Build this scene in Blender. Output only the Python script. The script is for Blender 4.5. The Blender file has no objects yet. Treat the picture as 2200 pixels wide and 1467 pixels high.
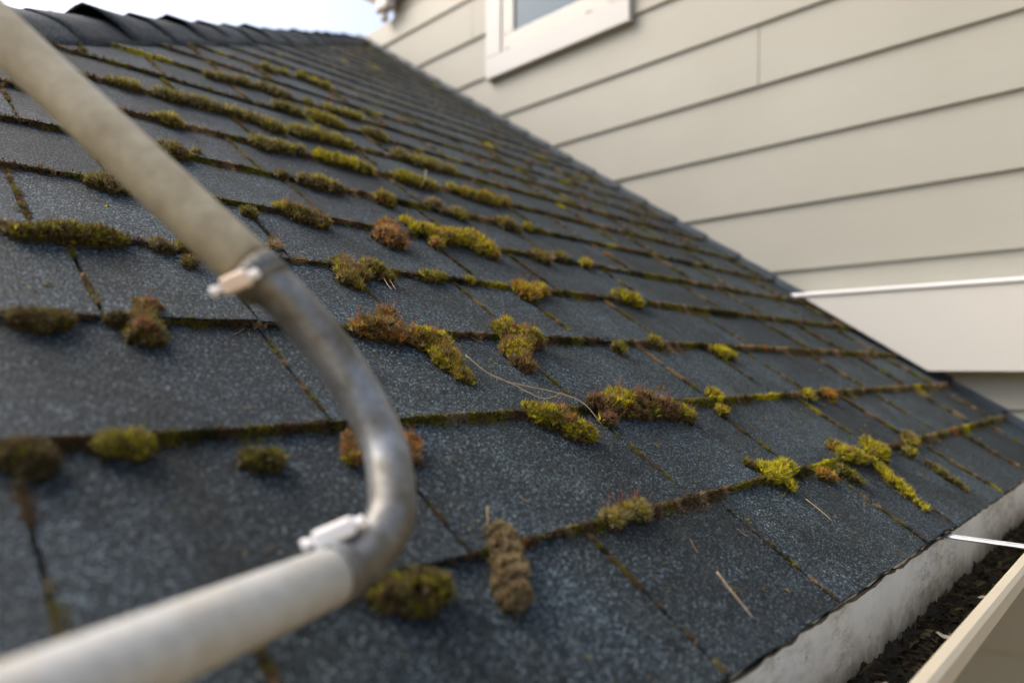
import bpy, math, random
import numpy as np
from mathutils import Vector, Matrix

# ------------------------------------------------------------------ camera, sky, sun, exposure
sc = bpy.context.scene
Z0 = 2.80                      # height of the eave above the ground
TAN = 0.6702                   # roof pitch
TH = math.atan(TAN)
CT, ST = math.cos(TH), math.sin(TH)
CAM = Vector((0.0, -0.2139, Z0 + 0.1982))
F = Vector((0.71617601, 0.69687165, 0.03823378))
R = Vector((0.69732974, -0.71674809, 0.0018462))
U = Vector((-0.02869055, -0.02533935, 0.99926712))
cd = bpy.data.cameras.new('camera')
cam = bpy.data.objects.new('camera', cd)
sc.collection.objects.link(cam)
M = Matrix((R, U, -F)).transposed().to_4x4()
M.translation = CAM
cam.matrix_world = M
cd.sensor_width = 36.0
cd.sensor_fit = 'HORIZONTAL'
cd.lens = 24.355
cd.clip_start = 0.01
cd.clip_end = 3000
cd.dof.use_dof = True
cd.dof.focus_distance = 0.72
cd.dof.aperture_fstop = 3.0
sc.camera = cam

SUN_DIR = Vector((-0.33, 0.50, 0.70)).normalized()      # towards the sun
elev = math.asin(SUN_DIR.z)
w = bpy.data.worlds.new('World')
sc.world = w
w.use_nodes = True
nt = w.node_tree
nt.nodes.clear()
out = nt.nodes.new('ShaderNodeOutputWorld')
bg = nt.nodes.new('ShaderNodeBackground')
sky = nt.nodes.new('ShaderNodeTexSky')
sky.sky_type = 'NISHITA'
sky.sun_disc = False
sky.sun_elevation = elev
sky.sun_rotation = math.atan2(SUN_DIR.x, SUN_DIR.y)
sky.dust_density = 6.0
sky.ozone_density = 0.6
sky.air_density = 1.0
bg.inputs['Strength'].default_value = 0.15
nt.links.new(sky.outputs[0], bg.inputs[0])
nt.links.new(bg.outputs[0], out.inputs[0])

sd = bpy.data.lights.new('sun', 'SUN')
sd.energy = 0.8
sd.angle = math.radians(35)
sd.color = (1.0, 0.96, 0.90)
sun = bpy.data.objects.new('sun', sd)
sc.collection.objects.link(sun)
sun.rotation_euler = SUN_DIR.to_track_quat('Z', 'Y').to_euler()
sun.location = (0, 0, 12)

sc.view_settings.view_transform = 'Standard'
sc.view_settings.look = 'None'
sc.view_settings.gamma = 1.0
sc.view_settings.exposure = 1.15
sc.view_settings.use_curve_mapping = False
sc.cycles.use_denoising = True
sc.cycles.max_bounces = 6
sc.cycles.diffuse_bounces = 3
sc.cycles.glossy_bounces = 3
sc.cycles.transmission_bounces = 4
sc.cycles.caustics_reflective = False
sc.cycles.caustics_refractive = False

# ------------------------------------------------------------------ helpers
COL = sc.collection
rng = np.random.default_rng(7)
rnd = random.Random(11)


def link(o):
    COL.objects.link(o)
    return o


def empty(name, loc=(0, 0, 0)):
    o = bpy.data.objects.new(name, None)
    o.location = loc
    o.empty_display_size = 0.05
    return link(o)


def tag(o, label=None, cat=None, group=None, kind=None):
    if label: o['label'] = label
    if cat: o['category'] = cat
    if group: o['group'] = group
    if kind: o['kind'] = kind
    return o


def mesh_obj(name, verts, faces, mat, parent=None, smooth=False, loc=None):
    """verts in world coordinates; they are stored relative to the parent / loc."""
    off = Vector((0, 0, 0))
    if parent is not None:
        p = parent
        while p is not None:
            off += Vector(p.location)
            p = p.parent
    if loc is not None:
        off += Vector(loc) - (off if parent is None else Vector((0, 0, 0)))
    me = bpy.data.meshes.new(name)
    me.from_pydata([tuple(Vector(v) - off) for v in verts], [], faces)
    me.materials.append(mat)
    if smooth:
        me.polygons.foreach_set('use_smooth', [True] * len(me.polygons))
    me.update()
    o = bpy.data.objects.new(name, me)
    if parent is not None:
        o.parent = parent
    elif loc is not None:
        o.location = loc
    return link(o)


def box(x0, x1, y0, y1, z0, z1):
    v = [(x, y, z) for x in (x0, x1) for y in (y0, y1) for z in (z0, z1)]
    f = [(0, 1, 3, 2), (4, 6, 7, 5), (0, 4, 5, 1), (2, 3, 7, 6), (0, 2, 6, 4), (1, 5, 7, 3)]
    return v, f


def bevel(o, width, seg=2):
    b = o.modifiers.new('bevel', 'BEVEL')
    b.width = width
    b.segments = seg
    b.limit_method = 'ANGLE'
    b.angle_limit = math.radians(35)
    return o


def extrude_profile(pts, x0, x1, n=1, closed=True):
    """pts: (y,z) outline swept along x."""
    v, f = [], []
    k = len(pts)
    for i in range(n + 1):
        x = x0 + (x1 - x0) * i / n
        v += [(x, p[0], p[1]) for p in pts]
    for i in range(n):
        for j in range(k if closed else k - 1):
            a, b = i * k + j, i * k + (j + 1) % k
            f.append((a, b, b + k, a + k))
    if closed:
        f.append(tuple(range(k - 1, -1, -1)))
        f.append(tuple(n * k + j for j in range(k)))
    return v, f


def catmull(pts, n=10):
    P = [Vector(p) for p in pts]
    P = [P[0] * 2 - P[1]] + P + [P[-1] * 2 - P[-2]]
    o = []
    for i in range(1, len(P) - 2):
        a, b, c, d = P[i - 1:i + 3]
        for k in range(n):
            t = k / n
            o.append(0.5 * ((2 * b) + (c - a) * t + (2 * a - 5 * b + 4 * c - d) * t * t + (3 * b - a - 3 * c + d) * t ** 3))
    o.append(P[-2])
    return o


def tube(path, rad, seg=20, cap=True):
    P = [Vector(p) for p in path]
    n = len(P)
    rad = rad if hasattr(rad, '__len__') else [rad] * n
    T = [(P[min(i + 1, n - 1)] - P[max(i - 1, 0)]).normalized() for i in range(n)]
    up = Vector((0, 0, 1)) if abs(T[0].z) < 0.9 else Vector((1, 0, 0))
    N = (up - T[0] * up.dot(T[0])).normalized()
    v, f = [], []
    for i in range(n):
        N = (N - T[i] * N.dot(T[i])).normalized()
        B = T[i].cross(N)
        for j in range(seg):
            a = 2 * math.pi * j / seg
            v.append(P[i] + (N * math.cos(a) + B * math.sin(a)) * rad[i])
    for i in range(n - 1):
        for j in range(seg):
            a, b = i * seg + j, i * seg + (j + 1) % seg
            f.append((a, b, b + seg, a + seg))
    if cap:
        f.append(tuple(range(seg - 1, -1, -1)))
        f.append(tuple((n - 1) * seg + j for j in range(seg)))
    return v, f


def RW(u, v, h=0.0):
    """roof coordinates (along the eave, up the slope, off the surface) to world"""
    return (u, v * CT - h * ST, Z0 + v * ST + h * CT)


def hip_u(v):
    return v * CT - 0.906


# lattice value noise, vectorised
def _hash(i, j, s):
    n = (i * 374761393 + j * 668265263 + s * 982451653) & 0x7fffffff
    n = ((n ^ (n >> 13)) * 1274126177) & 0x7fffffff
    return ((n ^ (n >> 16)) & 0xffff) / 65535.0


def vnoise(x, y, s=0):
    x = np.asarray(x, float); y = np.asarray(y, float)
    i = np.floor(x).astype(np.int64); j = np.floor(y).astype(np.int64)
    fx = x - i; fy = y - j
    fx = fx * fx * (3 - 2 * fx); fy = fy * fy * (3 - 2 * fy)
    a = _hash(i, j, s); b = _hash(i + 1, j, s); c = _hash(i, j + 1, s); d = _hash(i + 1, j + 1, s)
    return (a * (1 - fx) + b * fx) * (1 - fy) + (c * (1 - fx) + d * fx) * fy


def fnoise(x, y, s=0):
    return (vnoise(x, y, s) + 0.5 * vnoise(2.1 * np.asarray(x), 2.1 * np.asarray(y), s + 1) + 0.25 * vnoise(4.3 * np.asarray(x), 4.3 * np.asarray(y), s + 2)) / 1.75


# ------------------------------------------------------------------ materials
def new_mat(name):
    m = bpy.data.materials.new(name)
    m.use_nodes = True
    n = m.node_tree.nodes
    return m, m.node_tree, n['Principled BSDF'], n


def N(t, kind, **kw):
    n = t.nodes.new(kind)
    for k, v in kw.items():
        if k.startswith('i_'):
            n.inputs[k[2:].replace('_', ' ')].default_value = v
        else:
            setattr(n, k, v)
    return n


def ramp(t, stops, interp='LINEAR'):
    r = t.nodes.new('ShaderNodeValToRGB')
    cr = r.color_ramp
    cr.interpolation = interp
    while len(cr.elements) > 1:
        cr.elements.remove(cr.elements[-1])
    cr.elements[0].position = stops[0][0]
    cr.elements[0].color = (*stops[0][1], 1)
    for p, c in stops[1:]:
        e = cr.elements.new(p)
        e.color = (*c, 1)
    return r


def mixc(t, fac, a, b, mode='MIX'):
    m = t.nodes.new('ShaderNodeMix')
    m.data_type = 'RGBA'
    m.blend_type = mode
    for s, val in ((0, fac), (6, a), (7, b)):
        if hasattr(val, 'is_output') or isinstance(val, bpy.types.NodeSocket):
            t.links.new(val, m.inputs[s])
        else:
            m.inputs[s].default_value = val if s == 0 else (*val, 1)
    return m.outputs[2]


def math_n(t, op, a, b=None):
    m = t.nodes.new('ShaderNodeMath')
    m.operation = op
    for i, val in enumerate((a, b)):
        if val is None: continue
        if isinstance(val, bpy.types.NodeSocket):
            t.links.new(val, m.inputs[i])
        else:
            m.inputs[i].default_value = val
    return m.outputs[0]


def objcoord(t):
    return t.nodes.new('ShaderNodeTexCoord').outputs['Object']


def noise_tex(t, vec, scale, detail=4, rough=0.55):
    n = N(t, 'ShaderNodeTexNoise')
    n.inputs['Scale'].default_value = scale
    n.inputs['Detail'].default_value = detail
    n.inputs['Roughness'].default_value = rough
    t.links.new(vec, n.inputs['Vector'])
    return n.outputs['Fac']


def mat_shingle():
    m, t, b, n = new_mat('asphalt_granules')
    co = objcoord(t)
    vo = N(t, 'ShaderNodeTexVoronoi')
    vo.inputs['Scale'].default_value = 740
    t.links.new(co, vo.inputs['Vector'])
    sep = N(t, 'ShaderNodeSeparateColor')
    t.links.new(vo.outputs['Color'], sep.inputs[0])
    r = ramp(t, [(0.0, (0.003, 0.005, 0.008)), (0.40, (0.009, 0.0155, 0.021)), (0.70, (0.027, 0.041, 0.050)), (0.92, (0.066, 0.092, 0.106)), (1.0, (0.16, 0.21, 0.235))])
    t.links.new(sep.outputs[0], r.inputs[0])
    # slow weathering, algae bloom and dusty wash
    w1 = noise_tex(t, co, 9, 5, 0.6)
    w1r = ramp(t, [(0.36, (0.58, 0.57, 0.55)), (0.66, (1.30, 1.30, 1.32))])
    t.links.new(w1, w1r.inputs[0])
    c = mixc(t, 1.0, r.outputs[0], w1r.outputs[0], 'MULTIPLY')
    w2 = noise_tex(t, co, 23, 6, 0.65)
    w2r = ramp(t, [(0.55, (0, 0, 0)), (0.75, (1, 1, 1))])
    t.links.new(w2, w2r.inputs[0])
    c = mixc(t, math_n(t, 'MULTIPLY', w2r.outputs[0], 0.45), c, (0.042, 0.045, 0.036))
    mp = N(t, 'ShaderNodeMapping')
    mp.inputs['Scale'].default_value = (26, 2.6, 2.6)
    t.links.new(co, mp.inputs[0])
    w3 = noise_tex(t, mp.outputs[0], 1.0, 5, 0.6)
    w3r = ramp(t, [(0.32, (0.72, 0.70, 0.66)), (0.5, (1, 1, 1)), (0.70, (1.22, 1.20, 1.15))])
    t.links.new(w3, w3r.inputs[0])
    c = mixc(t, 0.8, c, w3r.outputs[0], 'MULTIPLY')
    oi = N(t, 'ShaderNodeObjectInfo')
    orr = ramp(t, [(0.0, (0.72, 0.73, 0.75)), (0.5, (1, 1, 1)), (1.0, (1.25, 1.24, 1.2))])
    t.links.new(oi.outputs['Random'], orr.inputs[0])
    c = mixc(t, 1.0, c, orr.outputs[0], 'MULTIPLY')
    t.links.new(c, b.inputs['Base Color'])
    b.inputs['Roughness'].default_value = 0.7
    b.inputs['Specular IOR Level'].default_value = 0.2
    bp = N(t, 'ShaderNodeBump')
    bp.inputs['Strength'].default_value = 0.9
    bp.inputs['Distance'].default_value = 0.0009
    hgt = math_n(t, 'SUBTRACT', sep.outputs[1], vo.outputs['Distance'])
    t.links.new(hgt, bp.inputs['Height'])
    t.links.new(bp.outputs[0], b.inputs['Normal'])
    return m


def mat_plain(name, col, rough=0.6, var=0.08, scale=6.0, metallic=0.0, bump=0.0, bscale=200, spec=0.5):
    m, t, b, n = new_mat(name)
    co = objcoord(t)
    f = noise_tex(t, co, scale, 5)
    lo = tuple(c * (1 - var) for c in col)
    hi = tuple(min(1, c * (1 + var)) for c in col)
    r = ramp(t, [(0.3, lo), (0.7, hi)])
    t.links.new(f, r.inputs[0])
    t.links.new(r.outputs[0], b.inputs['Base Color'])
    b.inputs['Roughness'].default_value = rough
    b.inputs['Metallic'].default_value = metallic
    b.inputs['Specular IOR Level'].default_value = spec
    if bump:
        f2 = noise_tex(t, co, bscale, 3)
        bp = N(t, 'ShaderNodeBump')
        bp.inputs['Strength'].default_value = 0.5
        bp.inputs['Distance'].default_value = bump
        t.links.new(f2, bp.inputs['Height'])
        t.links.new(bp.outputs[0], b.inputs['Normal'])
    return m


def mat_siding():
    m, t, b, n = new_mat('siding_paint')
    co = objcoord(t)
    mp = N(t, 'ShaderNodeMapping')
    mp.inputs['Scale'].default_value = (1, 1.2, 22)
    t.links.new(co, mp.inputs[0])
    f = noise_tex(t, mp.outputs[0], 7, 6, 0.6)
    g = noise_tex(t, co, 1.7, 3)
    r = ramp(t, [(0.3, (0.287, 0.286, 0.246)), (0.7, (0.304, 0.303, 0.261))])
    t.links.new(f, r.inputs[0])
    r2 = ramp(t, [(0.35, (0.95, 0.945, 0.93)), (0.65, (1.03, 1.03, 1.03))])
    t.links.new(g, r2.inputs[0])
    t.links.new(mixc(t, 1.0, r.outputs[0], r2.outputs[0], 'MULTIPLY'), b.inputs['Base Color'])
    b.inputs['Roughness'].default_value = 0.55
    bp = N(t, 'ShaderNodeBump')
    bp.inputs['Strength'].default_value = 0.35
    bp.inputs['Distance'].default_value = 0.0006
    t.links.new(f, bp.inputs['Height'])
    t.links.new(bp.outputs[0], b.inputs['Normal'])
    return m


def mat_gutter_back():
    m, t, b, n = new_mat('stained_white_metal')
    co = objcoord(t)
    mp = N(t, 'ShaderNodeMapping')
    mp.inputs['Scale'].default_value = (1, 1, 0.55)
    t.links.new(co, mp.inputs[0])
    a = noise_tex(t, mp.outputs[0], 9, 6, 0.6)
    ar = ramp(t, [(0.40, (0, 0, 0)), (0.54, (1, 1, 1))])
    t.links.new(a, ar.inputs[0])
    mp2 = N(t, 'ShaderNodeMapping')
    mp2.inputs['Scale'].default_value = (0.45, 1, 1.3)
    mp2.inputs['Rotation'].default_value = (0, 0.5, 0)
    t.links.new(co, mp2.inputs[0])
    s = noise_tex(t, mp2.outputs[0], 75, 12, 0.8)
    sr = ramp(t, [(0.44, (0, 0, 0)), (0.66, (1, 1, 1))])
    t.links.new(s, sr.inputs[0])
    grime = math_n(t, 'MULTIPLY', ar.outputs[0], sr.outputs[0])
    v = N(t, 'ShaderNodeTexVoronoi')
    v.inputs['Scale'].default_value = 38
    t.links.new(co, v.inputs['Vector'])
    dots = math_n(t, 'LESS_THAN', v.outputs['Distance'], 0.055)
    big = noise_tex(t, co, 5, 4)
    br = ramp(t, [(0.3, (0.66, 0.64, 0.57)), (0.5, (0.82, 0.80, 0.72)), (0.72, (0.76, 0.70, 0.56))])
    t.links.new(big, br.inputs[0])
    c = mixc(t, math_n(t, 'MULTIPLY', grime, 0.85), br.outputs[0], (0.19, 0.175, 0.12))
    c = mixc(t, math_n(t, 'MULTIPLY', dots, 0.8), c, (0.06, 0.055, 0.04))
    # silt line left by standing litter, an uneven tide mark
    sx = N(t, 'ShaderNodeSeparateXYZ')
    t.links.new(co, sx.inputs[0])
    tide = math_n(t, 'ADD', sx.outputs[2], math_n(t, 'MULTIPLY', noise_tex(t, co, 32, 6, 0.7), 0.07))
    tr = ramp(t, [(0.0, (1, 1, 1)), (1.0, (0, 0, 0))])
    mr = N(t, 'ShaderNodeMapRange')
    mr.inputs['From Min'].default_value = 0.058
    mr.inputs['From Max'].default_value = 0.086
    t.links.new(tide, mr.inputs['Value'])
    t.links.new(mr.outputs[0], tr.inputs[0])
    c = mixc(t, math_n(t, 'MULTIPLY', tr.outputs[0], 0.75), c, (0.16, 0.13, 0.07))
    t.links.new(c, b.inputs['Base Color'])
    b.inputs['Roughness'].default_value = 0.5
    return m


def mat_moss():
    m, t, b, n = new_mat('moss')
    at = N(t, 'ShaderNodeAttribute')
    at.attribute_name = 'Col'
    b.inputs['Roughness'].default_value = 0.75
    b.inputs['Specular IOR Level'].default_value = 0.2
    t.links.new(at.outputs['Color'], b.inputs['Base Color'])
    tr = N(t, 'ShaderNodeBsdfTranslucent')
    t.links.new(at.outputs['Color'], tr.inputs[0])
    mx = N(t, 'ShaderNodeMixShader')
    mx.inputs[0].default_value = 0.35
    t.links.new(b.outputs[0], mx.inputs[1])
    t.links.new(tr.outputs[0], mx.inputs[2])
    t.links.new(mx.outputs[0], n['Material Output'].inputs[0])
    return m


def mat_pipe(name, base, dirt, amount, metallic, rough):
    m, t, b, n = new_mat(name)
    co = objcoord(t)
    a = noise_tex(t, co, 26, 6, 0.65)
    ar = ramp(t, [(0.5 - 0.18 * amount, (0, 0, 0)), (0.78 - 0.18 * amount, (1, 1, 1))])
    t.links.new(a, ar.inputs[0])
    f = noise_tex(t, co, 160, 4)
    fr = ramp(t, [(0.3, tuple(c * 0.85 for c in base)), (0.7, tuple(min(1, c * 1.1) for c in base))])
    t.links.new(f, fr.inputs[0])
    c = mixc(t, math_n(t, 'MULTIPLY', ar.outputs[0], 0.9), fr.outputs[0], dirt)
    t.links.new(c, b.inputs['Base Color'])
    b.inputs['Metallic'].default_value = metallic
    rr = ramp(t, [(0.3, (rough, rough, rough)), (0.7, (min(1, rough + 0.25),) * 3)])
    t.links.new(a, rr.inputs[0])
    t.links.new(rr.outputs[0], b.inputs['Roughness'])
    return m


SHINGLE = mat_shingle()
SIDING = mat_siding()
BACK = mat_gutter_back()
MOSS = mat_moss()
WHITE = mat_plain('white_trim_paint', (0.45, 0.455, 0.445), 0.4, 0.03, 3)
BAND = mat_plain('off_white_band_paint', (0.50, 0.495, 0.455), 0.45, 0.03, 3, bump=0.0004, bscale=60)
CREAM = mat_plain('cream_gutter_paint', (0.40, 0.36, 0.27), 0.42, 0.07, 11, bump=0.0003, bscale=90)
DARKMETAL = mat_plain('dark_flashing_metal', (0.045, 0.06, 0.075), 0.5, 0.25, 20, 0.3)
DRIP = mat_plain('rusty_drip_edge', (0.075, 0.06, 0.045), 0.8, 0.4, 90, bump=0.001, bscale=300)
WOOD = mat_plain('brown_soffit_wood', (0.34, 0.20, 0.09), 0.6, 0.15, 20)
DECK = mat_plain('roof_deck_wood', (0.10, 0.08, 0.055), 0.9, 0.2, 30)
GROUND = mat_plain('dry_lawn', (0.40, 0.295, 0.145), 0.95, 0.35, 2.2, bump=0.02, bscale=30)
GLASS = mat_plain('window_glass', (0.075, 0.135, 0.185), 0.08, 0.06, 3)
STRIP = mat_plain('white_metal_strip', (0.66, 0.665, 0.66), 0.35, 0.03, 4)
STEEL = mat_plain('galvanised_rod', (0.40, 0.41, 0.41), 0.30, 0.2, 60, 0.9)
SOIL = mat_plain('wet_leaf_mould', (0.020, 0.017, 0.010), 0.85, 0.5, 130, bump=0.003, bscale=260, spec=0.3)
TWIG = mat_plain('dry_twig', (0.20, 0.15, 0.10), 0.85, 0.35, 300)
NEEDLE = mat_plain('dry_pine_needle', (0.33, 0.24, 0.13), 0.7, 0.2, 200)
LEAF = mat_plain('pale_dead_leaf', (0.50, 0.44, 0.33), 0.8, 0.25, 150)
PIPE_TAN = mat_pipe('weathered_tan_pipe', (0.40, 0.355, 0.24), (0.23, 0.19, 0.11), 0.55, 0.0, 0.5)
PIPE_ELBOW = mat_pipe('tarnished_elbow', (0.29, 0.315, 0.335), (0.09, 0.075, 0.045), 1.0, 0.4, 0.34)
PIPE_GREY = mat_pipe('pale_grey_pipe', (0.44, 0.44, 0.41), (0.33, 0.29, 0.21), 0.45, 0.1, 0.42)
BRASS = mat_plain('dull_brass', (0.80, 0.64, 0.50), 0.4, 0.12, 60, 0.1)
BRIGHT = mat_plain('bright_zinc', (0.86, 0.84, 0.82), 0.35, 0.06, 60, 0.0)

# ------------------------------------------------------------------ setting: ground
g = 400.0
gv = [(-g, -g, 0), (g, -g, 0), (g, g, 0), (-g, g, 0)]
tag(mesh_obj('ground', gv, [(0, 1, 2, 3)], GROUND), 'dry lawn far below the eave', None, None, 'structure')

# ------------------------------------------------------------------ the house wall with lap siding
WX = 2.12
house = tag(empty('house', (WX, 1.0, 0.0)), 'two storey house wall of beige lap siding rising beside the mossy roof', 'house')
EXPO = 0.2005
zl0 = Z0 + 0.4985
k0 = -int(zl0 / EXPO)
joints = {3: [0.742], 2: [-0.9], 5: [0.1], 1: [2.4], 0: [-0.4], 6: [2.1], -2: [-0.2], -4: [1.2]}
for k in range(k0, 15):
    z = zl0 + k * EXPO
    if z < 0: continue
    ytop = 2.75 if z + EXPO * 0.4 > Z0 + 2.02 else 3.9
    ends = [-1.6] + sorted(joints.get(k, [])) + [ytop]
    for a, b_ in zip(ends[:-1], ends[1:]):
        y0 = a + (0.0012 if a > -1.6 else 0)
        y1 = b_ - (0.0012 if b_ < ytop else 0)
        zt = z + EXPO + 0.022
        if ytop > 3: zt = min(zt, Z0 + 2.022)
        n = 6
        v, f = [], []
        for i in range(n + 1):
            y = y0 + (y1 - y0) * i / n
            wv = 0.0006 * math.sin(i * 2.3 + k * 1.7)
            v += [(WX - 0.0118 + wv, y, z), (WX - 0.0015 + wv, y, zt), (WX + 0.010, y, zt), (WX + 0.010, y, z)]
        for i in range(n):
            for j in range(4):
                p, q2 = i * 4 + j, i * 4 + (j + 1) % 4
                f.append((p, p + 4, q2 + 4, q2))
        f += [(0, 1, 2, 3), (n * 4 + 3, n * 4 + 2, n * 4 + 1, n * 4)]
        mesh_obj('siding_board', v, f, SIDING, house)
mesh_obj('wall_sheathing', *box(WX + 0.012, WX + 0.14, -1.58, 2.74, 0, Z0 + 3.4), SIDING, house)
mesh_obj('lower_wall_sheathing', *box(WX + 0.012, WX + 0.14, 2.742, 3.88, 0, Z0 + 2.015), SIDING, house)

# band board with bright metal strip on top, cut along the roof slope
BX = 2.045
zb0, zb1 = Z0 + 0.1915, Z0 + 0.405
cl = 0.012
pts = [(-1.55, zb0), ((0.1915 - cl) / TAN, zb0), ((0.405 - cl) / TAN, zb1), (-1.55, zb1)]
v = [(BX, y, z) for y, z in pts] + [(WX - 0.002, y, z) for y, z in pts]
f = [(0, 1, 2, 3), (7, 6, 5, 4)] + [(i, i + 4, (i + 1) % 4 + 4, (i + 1) % 4) for i in range(4)]
band = bevel(mesh_obj('band_board', v, f, BAND, house), 0.002)
tag(band, 'smooth off white band board cut along the roof slope')
s0, s1 = Z0 + 0.4065, Z0 + 0.4195
pts = [(-1.55, s0), ((s0 - Z0 + 0.004) / TAN, s0), ((s0 - Z0 + 0.004) / TAN + 0.012, s1), (-1.55, s1)]
v = [(BX - 0.005, y, z) for y, z in pts] + [(WX - 0.004, y, z) for y, z in pts]
st = bevel(mesh_obj('metal_strip', v, f, STRIP, house), 0.005, 3)
tag(st, 'bright white metal strip along the top of the band board')

# window: trim, sash, pane
win = empty('window', (0, 0, 0))
win.parent = house
wy0, wy1, wz0, wz1 = 1.219, 1.985, Z0 + 1.472, Z0 + 2.75
tx0, tx1 = WX - 0.034, WX - 0.006
tw = 0.095


def wbox(name, y0, y1, z0, z1, x0, x1, mat, bw=0.003):
    return bevel(mesh_obj(name, *box(x0, x1, y0, y1, z0, z1), mat, win), bw)


wbox('trim_board', wy0, wy1, wz0, wz0 + tw, tx0, tx1, WHITE)
wbox('trim_board', wy0, wy1, wz1 - tw, wz1, tx0, tx1, WHITE)
wbox('trim_board', wy0, wy0 + tw, wz0 + tw + 0.001, wz1 - tw - 0.001, tx0 + 0.0005, tx1, WHITE)
wbox('trim_board', wy1 - tw, wy1, wz0 + tw + 0.001, wz1 - tw - 0.001, tx0 + 0.0005, tx1, WHITE)
sa, sb, sz, sx0 = wy0 + tw + 0.002, wy1 - tw - 0.002, wz0 + tw + 0.002, WX - 0.028
sw = 0.07
wbox('sash', sa, sb, sz, sz + sw, sx0, WX - 0.008, BAND, 0.004)
wbox('sash', sa, sa + sw, sz + sw + 0.001, wz1 - tw - 0.002, sx0 + 0.0005, WX - 0.008, BAND, 0.004)
wbox('sash', sb - sw, sb, sz + sw + 0.001, wz1 - tw - 0.002, sx0 + 0.0005, WX - 0.008, BAND, 0.004)
mesh_obj('window_pane', *box(WX - 0.017, WX - 0.0145, sa + sw - 0.003, sb - sw + 0.003, sz + sw - 0.003, wz1 - tw), GLASS, win)
for yy in (sb - 0.02, sa + 0.11):
    wbox('sash_slot', yy - 0.03, yy, sz + 0.004, sz + 0.009, sx0 - 0.001, sx0 + 0.004, DARKMETAL, 0.0005)

# downspout and brown rake soffit at the far corner of the house
dp = mesh_obj('downspout', *box(WX - 0.075, WX - 0.014, 2.672, 2.79, Z0 + 2.045, Z0 + 3.4), WHITE, house)
bevel(dp, 0.022, 4)
v, f = [], []
for i in range(9):
    for j in range(12):
        a, b_ = math.pi * i / 8, 2 * math.pi * j / 12
        v.append((WX - 0.04 + 0.024 * math.sin(a) * math.cos(b_), 2.745 + 0.024 * math.sin(a) * math.sin(b_), Z0 + 2.024 + 0.024 * math.cos(a)))
for i in range(8):
    for j in range(12):
        f.append((i * 12 + j, i * 12 + (j + 1) % 12, (i + 1) * 12 + (j + 1) % 12, (i + 1) * 12 + j))
mesh_obj('pipe_outlet', v, f, STRIP, house, True)
sl = [(2.70, Z0 + 2.075), (3.6, Z0 + 2.615), (3.6, Z0 + 2.70), (2.70, Z0 + 2.16)]
v = [(WX - 0.03, y, z) for y, z in sl] + [(WX + 0.5, y, z) for y, z in sl]
mesh_obj('rake_soffit', v, [(0, 1, 2, 3), (7, 6, 5, 4)] + [(i, i + 4, (i + 1) % 4 + 4, (i + 1) % 4) for i in range(4)], WOOD, house)

# ------------------------------------------------------------------ the roof
roof = tag(empty('shingle_roof', (0, 0, Z0)), 'low hipped roof of charcoal asphalt shingles with moss along its courses', 'roof')
EX = 0.14
RIGHT = WX - 0.017
NROW = 27
row_joints = {
    0: [-0.12, 0.154, 0.418, 0.616, 0.893, 1.02, 1.325, 1.60, 1.86],
    1: [-0.2, 0.079, 0.30, 0.574, 0.816, 1.096, 1.28, 1.465, 1.74, 1.95],
    2: [-0.15, 0.06, 0.27, 0.564, 0.829, 1.025, 1.153, 1.444, 1.718, 1.93],
    3: [-0.1, 0.153, 0.27, 0.427, 0.586, 0.704, 0.91, 1.20, 1.47, 1.66, 1.90],
    4: [-0.05, 0.13, 0.36, 0.637, 0.80, 1.051, 1.33, 1.52, 1.80, 2.0],
    5: [0.04, 0.22, 0.47, 0.70, 0.918, 1.17, 1.42, 1.60, 1.88],
}
for i in range(6, NROW):
    u = hip_u(i * EX) + rnd.uniform(0.05, 0.2)
    u = max(u, -0.2 + rnd.uniform(0, 0.2))
    L = []
    while u < RIGHT - 0.09:
        L.append(round(u, 4))
        u += rnd.choice([0.13, 0.17, 0.21, 0.25, 0.29]) + rnd.uniform(-0.02, 0.02)
    row_joints[i] = L

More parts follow.
